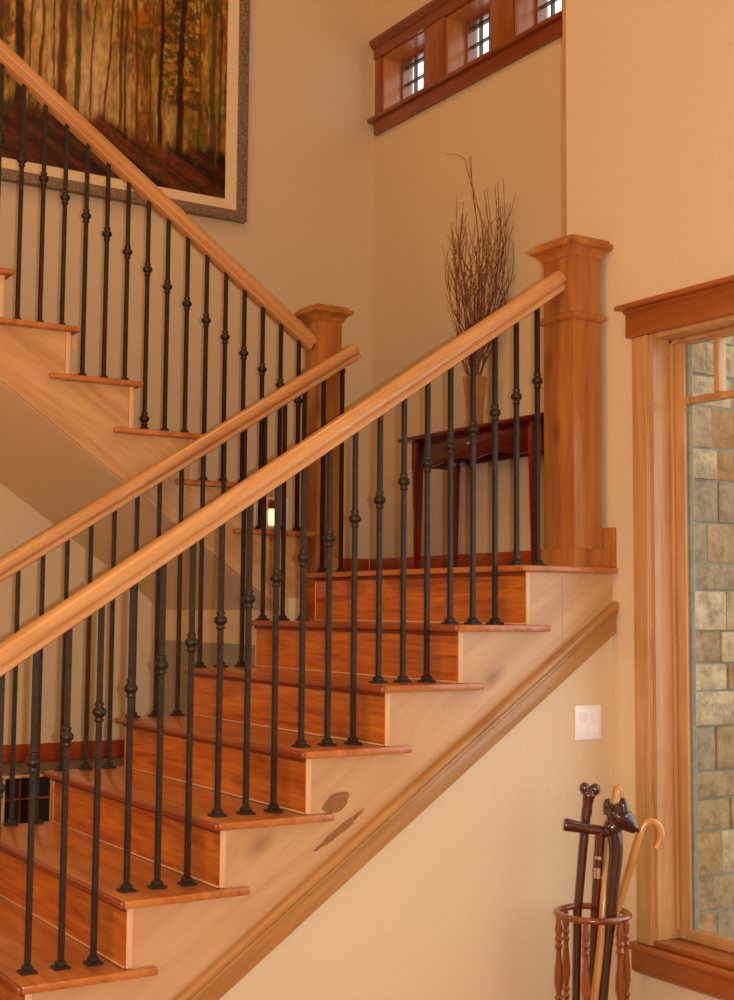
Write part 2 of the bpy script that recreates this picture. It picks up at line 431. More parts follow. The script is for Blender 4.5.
# ------------------------------------------------------------------ lower flight
def nz(x): return LZ + (R/G)*x       # nosing slope line
NK = 9
fl = thing('staircase', 'lower flight of orange wooden stairs rising from bottom left to the landing', 'staircase', (-G*4.5, W/2, 0))
def tread_poly(k):
    x0 = -k*G-.0175; x1 = -(k-1)*G; e = .081
    return [(x0, -.03), (x1+e, -.03), (x1+e, -.0015), (x1, -.0015), (x1, W+.0015), (x1+e, W+.0015), (x1+e, W+.03), (x0, W+.03)]
for k in range(1, NK+1):
    z = LZ-k*R
    tr_ = obj('tread', prism_xy(B(), tread_poly(k), z-.021, z), 'tread', fl, bevel=.004, seg=2)
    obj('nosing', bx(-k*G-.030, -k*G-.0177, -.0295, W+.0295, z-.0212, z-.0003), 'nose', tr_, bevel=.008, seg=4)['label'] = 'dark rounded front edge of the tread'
for k in range(0, NK+1):
    x = -k*G; z1 = (LZ-k*R if k else LT)-.0215; z0 = LZ-(k+1)*R
    rz = obj('riser', bx(x, x+.018, .0, W, z0+.0005, z1), 'riser', fl)
    for ya, yb_ in ((-.006, -.0005), (W+.0005, W+.006)):
        e_ = obj('corner_bead', bx(x-.001, x+.017, ya, yb_, z0+.0005, z1), 'bead', rz, bevel=.002); e_['label'] = 'pale wooden bead at the riser end'
    obj('nosing_shade_strip', bx(x-.010, x-.0005, .001, W-.001, z1-.012, z1), 'shade_and_bar', rz, bevel=.003)['label'] = 'dark strip for the shade under the nosing'  # nosing's shade put in as a dark strip
    if k < NK: obj('pale_foot_strip', bx(x-.006, x-.0005, .001, W-.001, z0+.0005, z0+.006), 'bead', rz, bevel=.002)['label'] = 'pale strip at the riser foot'  # thin paler line where riser meets tread
sk = .68
def sk_top(x): return 1.448+sk*x
for (ya, yb_, nm) in ((.0, .014, 'stringer'), (W-.014, W, 'stringer')):
    b = B()
    for k in range(0, NK+1):
        xa = -k*G+.018 if ya > .5 or True else 0
        xb = -(k-1)*G+.018 if k > 0 else XW-.0005
        zt = (LZ-k*R if k else LT)-.0215
        if k == 0: xa = .018
        pts = [(xa, max(0, sk_top(xa)-.03)), (xb, max(0, sk_top(xb)-.03)), (xb, zt), (xa, zt)]
        prism_xz(b, pts, ya, yb_)
    bmesh.ops.remove_doubles(b, verts=b.verts, dist=1e-5)
    obj(nm, b, 'stringer', fl)
# dark figured knots in the near stringer
def blob(cx, cz, rx, rz_, ang, jag=.25, n=22, seed=1):
    rr = random.Random(seed); pts = []
    for i in range(n):
        a = 2*PI*i/n; q = 1+jag*(rr.random()-.5)
        x, z = rx*math.cos(a)*q, rz_*math.sin(a)*q
        pts.append((cx+x*math.cos(ang)-z*math.sin(ang), cz+x*math.sin(ang)+z*math.cos(ang)))
    return pts
KN = [(-.705, 1.107, .046, .026, .45, 'knot'), (-.69, 1.027, .098, .011, .56, 'knot')]
for i, (cx, cz, rx, rz_, a, mt) in enumerate(KN):
    q = obj('wood_knot', prism_xz(B(), blob(cx, cz, rx, rz_, a, .3, seed=i), -.0006-.0003*i, .004), mt, fl)
    q['label'] = 'brown knot in the pale stringer'
# joint seam at the newel
obj('stringer_joint', bx(.152, .154, -.0006, .001, 1.52, 1.778), 'skirt', fl)
# diagonal skirt trim
x0 = -1.95
b = B()
def sloped(bm, dz0, dz1, y0, y1, xa, xb):
    prism_xz(bm, [(xa, sk_top(xa)+dz0), (xb, sk_top(xb)+dz0), (xb, sk_top(xb)+dz1), (xa, sk_top(xa)+dz1)], y0, y1)
sloped(b, -.030, .0, -.034, -.0005, x0, XW-.001)
obj('skirt_cap', b, 'skirt', fl, bevel=.009, seg=3)
b = B(); sloped(b, -.108, -.0305, -.020, -.0005, x0, XW-.001)
obj('skirt_board', b, 'skirt', fl, bevel=.004)
b = B(); sloped(b, -.046, -.0305, -.027, -.0205, x0, XW-.001)
obj('skirt_bead', b, 'skirt', fl, bevel=.004)
# walls under the flight
for i, (ya, yb_) in enumerate(((.003, .06), (W-.07, W-.015))):
    b = prism_xz(B(), [(-2.05, 0), (XW-.0005, 0), (XW-.0005, sk_top(XW)-.031), (-2.05, max(.01, sk_top(-2.05)-.031))], ya+ (0.0115 if i == 0 else 0), yb_)
    if i == 0:
        b.free()
        b = prism_xz(B(), [(-2.05, 0), (XW-.0005, 0), (XW-.0005, sk_top(XW)-.06), (-2.05, .01)], .0005, .013-.0135+.06)
        # notch: sits just under the stringer board
    o_ = obj('wall_under_stairs' if i == 0 else 'wall_under_stairs_far', b, 'wall'); struct(o_)

# ------------------------------------------------------------------ landing
ld = thing('stair_landing', 'square wooden landing between the two flights, under the newel posts', 'landing', (.5, 1.3, LZ-.02))
pts = [(-.03, -.03), (XW-.001, -.03), (XW-.001, .247), (XB-.001, .247), (XB-.001, YP-.001), (X2-.001, YP-.001), (X2-.001, Y2-.001), (-.03, Y2-.001)]
obj('landing_floor', prism_xy(B(), pts, LT-.021, LT), 'tread', ld, bevel=.006, seg=3)
obj('fascia', bx(.0, .012, W+.0075, Y2+.012, 1.625, LT-.0215), 'riser', ld)
# baseboards on landing
struct(obj('baseboard_back', bx(XB-.016, XB-.0005, .25, YP-.02, LT+.0005, LT+.12), 'redbase', bevel=.003))
struct(obj('baseboard_left', bx(.20, XB-.018, YP-.016, YP-.0005, LT+.0005, LT+.12), 'redbase', bevel=.003))
struct(obj('baseboard_right', bx(XW-.018, XW-.0005, -.022, .236, LT+.0005, LT+.135), 'newel', bevel=.004))

# ------------------------------------------------------------------ upper flight
uf = thing('staircase', 'upper flight of wooden stairs climbing left below the forest painting', 'staircase', (X2-G2*4, (Y2+YP)/2, LZ))
N2 = 9
def sof(x): return 1.577-.703*x
for j in range(1, N2+1):
    xr = X2-(j-1)*G2; z = LZ+j*R*1.012
    x1 = xr+(.03 if j > 1 else .029); x0_ = xr-G2; e = .081
    pts = [(x1, Y2-.03), (x1, YP-.001), (x0_, YP-.001), (x0_, Y2-.0015), (x0_-e, Y2-.0015), (x0_-e, Y2-.03)]
    obj('tread', prism_xy(B(), pts, z-.021, z), 'tread', uf, bevel=.006, seg=3)
    zb = LZ+(j-1)*R*1.012
    rz = obj('riser', bx(xr-.018, xr, Y2, YP-.001, zb+.0005, z-.0215), 'riser', uf)
    e_ = obj('corner_bead', bx(xr-.017, xr+.001, Y2-.006, Y2-.0005, zb+.0005, z-.0215), 'bead', rz, bevel=.002)
    e_['label'] = 'pale wooden bead at the riser end'
b = B()
for j in range(1, N2+1):
    xr = X2-(j-1)*G2-.018; xl = xr-G2; zt = LZ+j*R*1.012-.0215
    if j == 1:
        prism_xz(b, [(-.12, sof(-.12)), (xr, sof(-.12)), (xr, zt), (-.12, zt)], Y2, Y2+.014)
        prism_xz(b, [(xl, sof(xl)), (-.12, sof(-.12)), (-.12, zt), (xl, zt)], Y2, Y2+.014)
    else:
        prism_xz(b, [(xl, sof(xl)), (xr, sof(xr)), (xr, zt), (xl, zt)], Y2, Y2+.014)
obj('stringer', b, 'stringer2', uf)
for i, (cx, cz, rx, rz_, a) in enumerate([(-1.03, 2.65, .028, .02, -.6)]):
    obj('wood_knot', prism_xz(B(), blob(cx, cz, rx, rz_, a, .4, seed=i+9), Y2-.0008, Y2+.002), 'stringer2', uf)
# sloped drywall soffit and the walls carrying landing
b = prism_xz(B(), [(-.12, sof(-.12)-.001), (-2.6, sof(-2.6)-.001), (-2.6, sof(-2.6)-.05), (-.1705, sof(-.12)-.0365-.001+.0)], Y2+.0005, YP-.001)
bm_ = B(); b.free()
b = prism_xz(B(), [(-.121, sof(-.121)+.03), (-2.6, sof(-2.6)+.03), (-2.6, sof(-2.6)-.002), (-.121, sof(-.121)-.002)], Y2+.0145, YP-.001); bm_.free()
struct(obj('ceiling_under_stairs', b, 'wall'))
struct(obj('wall_under_landing', bx(-.12, -.06, W+.012, YP-.001, 0, LZ-.09), 'wall'))
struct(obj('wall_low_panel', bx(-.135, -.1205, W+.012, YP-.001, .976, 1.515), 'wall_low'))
# low ledge with grille at the foot of the painting wall
LX1 = -.136
struct(obj('floor_ledge', bx(-3.2, LX1, 2.2, YP-.001, .0, .975), 'ledge'))
struct(obj('baseboard_left_low', bx(-3.2, LX1, YP-.016, YP-.0005, .976, 1.055), 'redbase', bevel=.003))
gr = thing('vent_grille', 'dark return air grille in pale frame at the far left of the stairs', 'grille', (-.90, 2.199, .86))
b = B()
gx0, gx1, gz0, gz1 = -.985, -.79, .745, .955
box(b, gx0-.03, gx0, 2.18, 2.1995, gz0-.03, gz1+.012); box(b, gx1, gx1+.02, 2.18, 2.1995, gz0-.03, gz1+.012)
box(b, gx0, gx1, 2.18, 2.1995, gz1, gz1+.012); box(b, gx0, gx1, 2.18, 2.1995, gz0-.03, gz0)
obj('frame', b, 'bead', gr, bevel=.003)
obj('backing', bx(gx0, gx1, 2.194, 2.1995, gz0, gz1), 'dark', gr)
for k in (1, 2):
    x = gx0+(gx1-gx0)*k/3; obj('bar', bx(x-.004, x+.004, 2.186, 2.194, gz0, gz1), 'shade_and_bar', gr)
obj('bar', bx(gx0, gx1, 2.187, 2.193, .865, .872), 'redbase', gr)

# ------------------------------------------------------------------ newel posts
def newel(name, label, x0, x1, y0, y1, zb):
    t = thing(name, label, 'newel post', ((x0+x1)/2, (y0+y1)/2, zb))
    obj('shaft', bx(x0, x1, y0, y1, zb+.0005, 2.89), 'newel', t, bevel=.003)
    b = B(); sqlathe(b, [(.009, zb+.0005), (.009, zb+.05), (.002, zb+.062)], x0, x1, y0, y1); obj('base_moulding', b, 'newel', t)
    b = B(); sqlathe(b, [(.001, 2.648), (.008, 2.651), (.013, 2.658), (.013, 2.668), (.008, 2.674), (.001, 2.677)], x0, x1, y0, y1); obj('collar', b, 'newel', t)
    b = B(); sqlathe(b, [(.001, 2.868), (.005, 2.872), (.008, 2.880), (.017, 2.891), (.025, 2.897), (.033, 2.900), (.036, 2.904), (.036, 2.913), (.033, 2.918), (.022, 2.922), (.020, 2.932), (-.01, 2.937)], x0, x1, y0, y1); obj('cap', b, 'newel', t)
    return t
newel('newel_post', 'large square wooden newel post at the landing corner, in front of the window wall', .225, .349, .02, .178, LT)
newel('newel_post', 'smaller looking wooden newel post farther back, at the foot of the upper flight', .036, .15, 1.40, 1.515, LT)

# ------------------------------------------------------------------ railings
PH = [(.022, -.034), (.0265, -.031), (.0275, -.022), (.0265, -.018), (.0215, -.014), (.0240, -.010), (.0315, -.007), (.0345, .000), (.0345, .010), (.031, .019), (.024, .028), (.014, .033)]
PROF = PH+[(-a, b) for a, b in PH[::-1]]
def rail(x0, z0, x1, z1, y, mat, parent):
    d = Vector((x1-x0, 0, z1-z0)).normalized(); n = Vector((-d.z, 0, d.x))
    if n.z < 0: n = -n
    bm = B(); A = []; Bb = []
    for u, v in PROF:
        A.append(bm.verts.new(Vector((x0, y+u, z0))+n*v)); Bb.append(bm.verts.new(Vector((x1, y+u, z1))+n*v))
    N_ = len(PROF); bm.faces.new(A); bm.faces.new(Bb[::-1])
    for i in range(N_): bm.faces.new((A[i], A[(i+1)%N_], Bb[(i+1)%N_], Bb[i]))
    return obj('handrail', bm, mat, parent, smooth=True)
S_ = .0068
def sq(bm, h, z):
    return [bm.verts.new((a*h, c*h, z)) for a, c in ((-1,-1),(1,-1),(1,1),(-1,1))]
def stack(prof):
    bm = B(); rings = [sq(bm, h, z) for h, z in prof]
    for a, c in zip(rings, rings[1:]):
        for i in range(4): bm.faces.new((a[i], a[(i+1)%4], c[(i+1)%4], c[i]))
    bm.faces.new(rings[0][::-1]); bm.faces.new(rings[-1]); return bm
def mesh_of(bm, mat, smooth=False):
    bmesh.ops.recalc_face_normals(bm, faces=bm.faces)
    me = bpy.data.meshes.new('m'); bm.to_mesh(me); bm.free(); me.materials.append(M[mat])
    if smooth:
        for p in me.polygons: p.use_smooth = True
    return me
KN_ME = mesh_of(lathe(B(), [(.008, -.027), (.012, -.025), (.013, -.020), (.010, -.016), (.012, -.012), (.018, -.006), (.0195, 0), (.018, .006), (.012, .012), (.010, .016), (.013, .020), (.012, .025), (.008, .027)], seg=14), 'iron', True)
SH_ME = mesh_of(stack([(.021, 0), (.021, .005), (.0185, .0075), (.0125, .009), (.0125, .016), (.0100, .020), (.0075, .022)]), 'iron')
def baluster(parent, x, y, z0, z1, zk, extra=None):
    o = bpy.data.objects.new('baluster', mesh_of(stack([(S_, 0), (S_, z1-z0)]), 'iron')); C.objects.link(o)
    o.parent = parent; o.location = Vector((x, y, z0))-world_loc(parent)
    for nm, me, z in [('knuckle', KN_ME, zk), ('shoe', SH_ME, z0)]+([('knuckle', KN_ME, extra)] if extra else []):
        c = bpy.data.objects.new(nm, me); C.objects.link(c); c.parent = o; c.location = (0, 0, z-z0)

ra = thing('stair_railing', 'near handrail with black iron balusters ending at the large newel post', 'railing', (-1.2, .089, .9))
rz1 = lambda x: 2.644+.667*x
rail(-2.45, rz1(-2.45), .2245, rz1(.2245), .089, 'rail', ra)
for k in range(0, NK):
    for j in range(3):
        if k == 0 and j == 2: continue
        x = -k*G+.035+j*G/3; z0 = LZ-k*R if k else LT
        baluster(ra, x, .089, z0+.0002, rz1(x)-.036, 2.350+.6909*x)
rb = thing('stair_railing', 'middle handrail with black iron balusters, its sawn end free beside the far newel', 'railing', (-1.2, 1.337, .9))
rz2 = lambda x: 2.628+.645*x
rail(-2.45, rz2(-2.45), .176, rz2(.176), 1.337, 'rail', rb)
for k in range(0, NK):
    for j in range(3):
        if k == 0 and j == 2: continue
        x = -k*G+.026+j*G/3; z0 = LZ-k*R if k else LT
        baluster(rb, x, 1.337, z0+.0002, rz2(x)-.036, rz2(x)-.30)
rc = thing('stair_railing', 'upper handrail with black iron balusters crossing in front of the painting', 'railing', (-1.0, 1.455, LZ))
rz3 = lambda x: 2.802-.7007*x
rail(-2.3, rz3(-2.3), .0355, rz3(.0355), 1.455, 'rail2', rc)
for j in range(1, N2+1):
    for i in range(3):
        x = X2+.023-(j-1)*G2-.04-i*G2/3; z0 = LZ+j*R*1.012
        baluster(rc, x, 1.455, z0+.0002, rz3(x)-.037, 2.511-.670*x, extra=z0+.05 if (j == 3 and i == 2) else None)

# ------------------------------------------------------------------ wall fittings
sw = thing('light_switch', 'white double rocker light switch on the wall under the stairs', 'switch', (.258, 0, 1.30))
obj('cover_plate', bx(.202, .314, -.007, -.0002, 1.245, 1.357), 'white', sw, bevel=.003)
for x in (.235, .281):
    b = B(); prism = [(-.0072, 1.268), (-.011, 1.268), (-.008, 1.301), (-.012, 1.334), (-.0072, 1.334)]
    a_ = [b.verts.new((x-.0165, y, z)) for y, z in prism]; c_ = [b.verts.new((x+.0165, y, z)) for y, z in prism]
    b.faces.new(a_); b.faces.new(c_[::-1])
    for i in range(5): b.faces.new((a_[i], c_[i], c_[(i+1)%5], a_[(i+1)%5]))
    obj('rocker', b, 'white', sw)
sl = thing('step_light', 'small white wall light glowing amber low beside the upper flight', 'light', (.45, YP, 2.14))
obj('face_plate', bx(.365, .555, YP-.010, YP-.0003, 2.06, 2.225), 'white', sl, bevel=.003)
obj('lens', bx(.442, .486, YP-.016, YP-.0102, 2.085, 2.165), 'lamp', sl, bevel=.002)
obj('hood', bx(.436, .492, YP-.028, YP-.0102, 2.168, 2.212), 'redbase', sl, bevel=.003)

# ------------------------------------------------------------------ painting
pf = thing('framed_painting', 'large autumn forest painting in a speckled frame on the far left wall', 'painting', (-.72, YP, 4.4))
px0, px1, pz0, pz1 = -1.80, .168, 3.700, 5.15
import numpy as np
m_ = math
def hashn(i, j): return np.mod(np.sin(i*127.1+j*311.7)*43758.5453, 1.0)
def vnoise(x, y):
    i, j = np.floor(x), np.floor(y); fx, fy = x-i, y-j
    fx = fx*fx*(3-2*fx); fy = fy*fy*(3-2*fy)
    a, b_, c_, d_ = hashn(i, j), hashn(i+1, j), hashn(i, j+1), hashn(i+1, j+1)
    return a+(b_-a)*fx+(c_-a)*fy+(a-b_-c_+d_)*fx*fy
def fbm(x, y):
    x = np.asarray(x, float); y = np.asarray(y, float)
    return .5*vnoise(x, y)+.3*vnoise(x*2.1+7, y*2.1)+.2*vnoise(x*4.3, y*4.3+3)
TR = [(-1.62, .03, 0, .01), (-1.45, .02, 1, 0), (-1.25, .035, 0, .01), (-1.1, .02, 1, 0), (-.995, .03, 1, 0), (-.895, .024, 0, -.005), (-.79, .010, 1, .03), (-.686, .024, 1, .004), (-.612, .016, 2, 0), (-.46, .007, 1, .06), (-.395, .010, 1, 0), (-.372, .008, 2, 0), (-.315, .009, 1, -.03), (-.188, .013, 0, .004), (-.083, .020, 0, .022), (.02, .006, 2, 0), (.093, .018, 2, 0), (.135, .008, 2, 0), (-.24, .004, 2, .02), (-.54, .005, 1, .03), (-.73, .005, 2, 0), (-.84, .006, 2, 0)]
TC = [(.022, .008, .006), (.110, .032, .012), (.075, .060, .024)]
def sm(a, b_, x): t = np.clip((x-a)/(b_-a), 0, 1); return t*t*(3-2*t)
def mixc(a, c, t):
    t = np.asarray(t)[..., None]; return np.asarray(a)+(np.asarray(c)-np.asarray(a))*t
def paint(x, z):
    E = lambda cx, wx, cz, wz: np.exp(-((x-cx)/wx)**2-((z-cz)/wz)**2)
    glow = np.minimum(1, E(-.54, .13, 4.16, .30)+.6*E(-.77, .09, 4.42, .35)+.35*E(-.15, .07, 4.03, .12)+.3*E(-.36, .05, 4.1, .2))
    n = fbm(x*14, z*6); n2 = fbm(x*48+5, z*17); n3 = fbm(x*70+1, z*9+4)
    c = mixc(np.zeros(x.shape+(3,))+(.20, .075, .012), (.46, .27, .045), sm(.25, .75, n))
    c = mixc(c, (.17, .13, .025), sm(.5, .8, fbm(x*6+11, z*4)))
    c = mixc(c, (.50, .15, .02), sm(.56, .72, fbm(x*22+3, z*22)) * .8)
    c = mixc(c, (.56, .40, .10), sm(.58, .72, fbm(x*40+9, z*12+2)) * .7)
    c = mixc(c, (.62, .43, .20), glow*.95)
    c = c*(.45+1.1*n2)[..., None]
    c = mixc(c, (.07, .035, .012), sm(.60, .76, n3)*.65*(1-glow))
    d = np.abs(x+.083+(z-4.3)*.02)
    c = mixc(c, (.045, .045, .015), .8*((z > 4.13) & (d < .11) & (fbm(x*38+1, z*60) > .47+d*1.2)))
    g = 3.955 + .09*np.maximum(0, -(x+.35)) - .11*np.maximum(0, x+.2) + .02*np.sin(x*9)
    for tx, tw, tc_, ln in TR:
        xx = tx+ln*(z-4.25)+.003*np.sin(z*9+tx*40)+.012*(fbm(z*7+tx*31, tx*9+z*0)-.5)
        w_ = tw*(1+.25*(4.6-z))*(.75+.5*fbm(z*16, tx*77+z*0))
        dd = np.abs(x-xx)
        q = (1-sm(w_*.55, w_, dd))*(z > g-.05-.05*((tx*37) % 1))
        c = mixc(c, np.asarray(TC[tc_])*(.7+.9*n2)[..., None], q*.93)
    k = 1-sm(g-.03, g+.03, z)
    st = fbm(x*6+z*9, z*26+x*14)
    gc = mixc(np.zeros(x.shape+(3,))+(.018, .007, .006), (.17, .045, .014), sm(.42, .72, st))
    gc = mixc(gc, (.30, .15, .03), sm(.62, .8, fbm(x*5+z*7+9, z*18+x*9))*.8*sm(-.45, -.1, x))
    gc = mixc(gc, (.09, .012, .008), (1-sm(-.9, -.3, x))*.6)
    gc = gc*(.25+1.5*fbm(x*34+z*20, z*60))[..., None]
    gc = mixc(gc, (.05, .05, .018), sm(.55, .7, fbm(x*24+4, z*30+x*10))*.7)
    k = 1-sm(g-.04, g+.04, z+.10*(fbm(x*26, z*10)-.5))
    out = mixc(c, gc, k)
    dk = sm(.54, .72, fbm(x*30+8, z*8+1))*.45*(1-glow)
    out = mixc(out, (.03, .016, .008), dk)
    return np.clip((out-.012)*.95, 0, 1)
NX, NZ = 460, 300
bm = B(); grid = []
ly = bm.verts.layers.float_color.new('paint')
gxs = np.linspace(px0, px1, NX+1); gzs = np.linspace(pz0, pz1, NZ+1)
XX, ZZ = np.meshgrid(gxs, gzs, indexing='ij'); PC = paint(XX, ZZ)
for i in range(NX+1):
    col = []
    for j in range(NZ+1):
        v = bm.verts.new((gxs[i], YP-.012, gzs[j])); v[ly] = (*PC[i, j], 1); col.append(v)
    grid.append(col)
for i in range(NX):
    for j in range(NZ): bm.faces.new((grid[i][j], grid[i+1][j], grid[i+1][j+1], grid[i][j+1]))
obj('canvas', bm, 'paint', pf)
def frame(bm, x0, x1, z0, z1, wd, y0, y1, y0i=None):
    y0i = y0 if y0i is None else y0i
    o = [(x0, z0), (x1, z0), (x1, z1), (x0, z1)]; i_ = [(x0+wd, z0+wd), (x1-wd, z0+wd), (x1-wd, z1-wd), (x0+wd, z1-wd)]
    A = [bm.verts.new((x, y0, z)) for x, z in o]; Bv = [bm.verts.new((x, y0i, z)) for x, z in i_]
    D = [bm.verts.new((x, y1, z)) for x, z in o]; E_ = [bm.verts.new((x, y1, z)) for x, z in i_]
    for k in range(4):
        n = (k+1) % 4
        bm.faces.new((A[k], A[n], Bv[n], Bv[k])); bm.faces.new((A[k], D[k], D[n], A[n])); bm.faces.new((Bv[k], Bv[n], E_[n], E_[k])); bm.faces.new((D[k], E_[k], E_[n], D[n]))
    return bm
obj('liner', frame(B(), px0-.055, px1+.055, pz0-.048, pz1+.048, .055, YP-.030, YP-.001, YP-.018), 'liner', pf)
obj('frame', frame(B(), px0-.11, px1+.11, pz0-.10, pz1+.10, .055, YP-.045, YP-.001, YP-.034), 'rosebase', pf, bevel=.004)

def sms(a, b_, x): t = max(0, min(1, (x-a)/(b_-a))); return t*t*(3-2*t)
# ------------------------------------------------------------------ console table
TX0, TX1, TY0, TY1 = .765, XB-.018, .80, 1.885
tb = thing('console_table', 'dark red mahogany console table against the landing back wall', 'table', ((TX0+TX1)/2, (TY0+TY1)/2, LZ))
b = bx(TX0-.012, TX1, TY0, TY1, 2.452, 2.472); obj('tabletop', b, 'mahog', tb, bevel=.006, seg=3)
ay0, ay1 = .905, 1.80
b = B()
n = 24; P_ = []
for i in range(n+1):
    t = i/n; y = ay0+.04+(ay1-ay0-.08)*t
    e = min(t, 1-t); zz = 2.325+.022*(1 if e > .3 else (0 if e < .12 else sms(.12, .3, e)))-.018*(m_.exp(-((t-.5)/.09)**2))
    P_.append((y, zz))
ring = [(ay0+.04, 2.4515)]+P_+[(ay1-.04, 2.4515)]
for xa in (.795,):
    A = [b.verts.new((xa, y, z)) for y, z in ring]; D = [b.verts.new((xa+.018, y, z)) for y, z in ring]
    b.faces.new(A[::-1]); b.faces.new(D)
    for i in range(len(ring)): b.faces.new((A[i], A[(i+1) % len(ring)], D[(i+1) % len(ring)], D[i]))
box(b, .81, TX1-.02, ay0+.005, ay0+.02, 2.33, 2.4515); box(b, .81, TX1-.02, ay1-.02, ay1-.005, 2.33, 2.4515)
box(b, TX1-.025, TX1-.012, ay0+.04, ay1-.04, 2.345, 2.4515)
obj('apron', b, 'mahog', tb, bevel=.002)
def taper_leg(x, y, hx):
    bm = B(); rings = []
    for h, z in ((.021, 2.4515), (.021, 2.33), (.019, 2.31), (.013, 1.95), (.011, 1.86), (.013, 1.83), (.014, LT+.0005)):
        rings.append([bm.verts.new((x+a*h, y+c*h, z)) for a, c in ((-1,-1),(1,-1),(1,1),(-1,1))])
    for a, c in zip(rings, rings[1:]):
        for i in range(4): bm.faces.new((a[i], a[(i+1)%4], c[(i+1)%4], c[i]))
    bm.faces.new(rings[0][::-1]); bm.faces.new(rings[-1])
    return obj('leg', bm, 'mahog_v', tb, bevel=.002)
for x in (.80, TX1-.025):
    for y in (ay0+.02, ay1-.02): taper_leg(x, y, 0)
b = B(); lathe(b, [(.004, 0), (.009, .008), (.010, .014), (.006, .02)], c=(.794, 1.36, 2.40), rot=Matrix.Rotation(-PI/2, 3, 'Y'), seg=14)
obj('drawer_knob', b, 'silver', tb, smooth=True)

# ------------------------------------------------------------------ vase and twigs
VX, VY, VZ = .90, 1.47, 2.4725
vs = lathe(B(), [(.034, 0), (.038, .003), (.0385, .012), (.0385, .05), (.0405, .10), (.0445, .15), (.0500, .20), (.0555, .235), (.0575, .246), (.0555, .249), (.052, .240), (.042, .16), (.034, .08), (.032, .02)], seg=36)
bmesh.ops.translate(vs, verts=vs.verts, vec=(VX, VY, VZ))
tag(obj('vase', vs, 'vase', smooth=True, origin=(VX, VY, VZ)), 'glossy tan flared vase standing on the dark red console table', 'vase')
rnd = random.Random(21)
RV = Vector((.845, -.535, 0)); FV = Vector((.535, .845, 0))     # across and away along the view of the landing
def twig(pts, r0, label, mat, side=3, group='dry branches in the tan vase'):
    path = smooth_path(pts, 5); n = len(path)
    bm = B(); tube(bm, path, [r0*(1-.66*i/(n-1)) for i in range(n)], seg=5)
    for s in range(side):
        i = int(n*rnd.uniform(.28, .9)); p = path[i]; L_ = rnd.uniform(.06, .17)
        d = (RV*rnd.uniform(-1, 1)*.55+FV*rnd.uniform(-.3, .3)+Vector((0, 0, 1))*rnd.uniform(.6, 1)).normalized()
        q = [p, p+d*L_*.5+Vector((rnd.uniform(-.01, .01), 0, .01)), p+d*L_+Vector((rnd.uniform(-.015, .015), 0, .03))]
        q = smooth_path(q, 3); tube(bm, q, [r0*.5*(1-.6*k/(len(q)-1)) for k in range(len(q))], seg=4)
    return tag(obj('dry_branch', bm, mat, smooth=True, origin=(VX, VY, VZ+.01)), label, 'branch', group)
base = Vector((VX, VY, VZ))
tall = [base+Vector((0, 0, .02)), base+RV*.0+Vector((0, 0, .25)), base+RV*(.02)+Vector((0, 0, .62)), base+RV*(.035)+Vector((0, 0, .92)), base+RV*(-.02)+Vector((0, 0, 1.15)), base+RV*(-.055)+Vector((0, 0, 1.27)), base+RV*(-.135)+Vector((0, 0, 1.285))]
twig(tall, .0035, 'tallest dry branch, its tip bending left above the others', 'twig2', 2, group=None)
twig([base+Vector((0, .004, .02)), base+RV*.005+Vector((0, 0, .3)), base+RV*.02+Vector((0, 0, .8)), base+RV*-.012+Vector((0, 0, 1.12)), base+RV*-.02+Vector((0, 0, 1.28))], .0032, 'straight dry branch topping the bundle beside the bent one', 'twig', 2, group=None)
for i in range(46):
    u = rnd.uniform(-1, 1); f = rnd.uniform(-.5, .5)
    h = rnd.uniform(.66, 1.08) if i % 3 else rnd.uniform(.92, 1.16)
    if i % 4 == 0: u = math.copysign(rnd.uniform(.75, 1.05), u)
    topx = u*.135+.012; w_ = abs(u)
    if u < 0: h *= .97; topx *= .95
    else: topx *= 1.12
    a0 = rnd.uniform(0, 6.28); r_ = rnd.uniform(0, .02)
    p0 = base+Vector((r_*math.cos(a0), r_*math.sin(a0), .015))
    pts = [p0]
    for t in (.25, .42, .6, .8, 1.0):
        bow = 1.0 if t > .99 else (t**1.15)
        curve = topx*min(1.08, (t*1.35)**1.3 if t < .75 else 1.0-.08*(t-.75))*1.0
        if t == .25: curve = topx*.08
        if t == .42: curve = topx*.26
        if t == .6: curve = topx*.62
        if t == .8: curve = topx*.93
        pts.append(base+RV*(curve+rnd.uniform(-.024, .024)*(t > .3))+FV*(f*.16*t)*(t > .3)+Vector((0, 0, h*t)))
    twig(pts, rnd.uniform(.0026, .0042), 'thin brown dry branch standing in the tan vase', 'twig' if i % 3 else 'twig2', rnd.choice([4, 5, 6]))

# ------------------------------------------------------------------ umbrella stand and canes
SX, SY = .100, -.198; RH = .74
st = thing('umbrella_stand', 'round turned-spindle wooden stand full of canes below the window', 'umbrella stand', (SX, SY, 0))
def torus(bm, cx, cy, z, Rr, r, sz=1, seg=40, s2=12):
    rings = []
    for i in range(seg):
        a = 2*PI*i/seg
        rings.append([bm.verts.new((cx+(Rr+r*math.cos(q))*math.cos(a), cy+(Rr+r*math.cos(q))*math.sin(a), z+r*sz*math.sin(q))) for q in [2*PI*k/s2 for k in range(s2)]])
    for i in range(seg):
        A, D = rings[i], rings[(i+1)%seg]
        for k in range(s2): bm.faces.new((A[k], D[k], D[(k+1)%s2], A[(k+1)%s2]))
    return bm
obj('top_ring', torus(B(), SX, SY, RH, .108, .0125, .8), 'stand', st, smooth=True)
obj('base', lathe(B(), [(.118, 0.0005), (.125, .008), (.125, .02), (.115, .03), (.100, .034), (.02, .036)], c=(SX, SY, 0), seg=40), 'stand', st, smooth=True)
obj('lower_ring', torus(B(), SX, SY, .26, .108, .009), 'stand', st, smooth=True)
prof = [(.006, .030)]
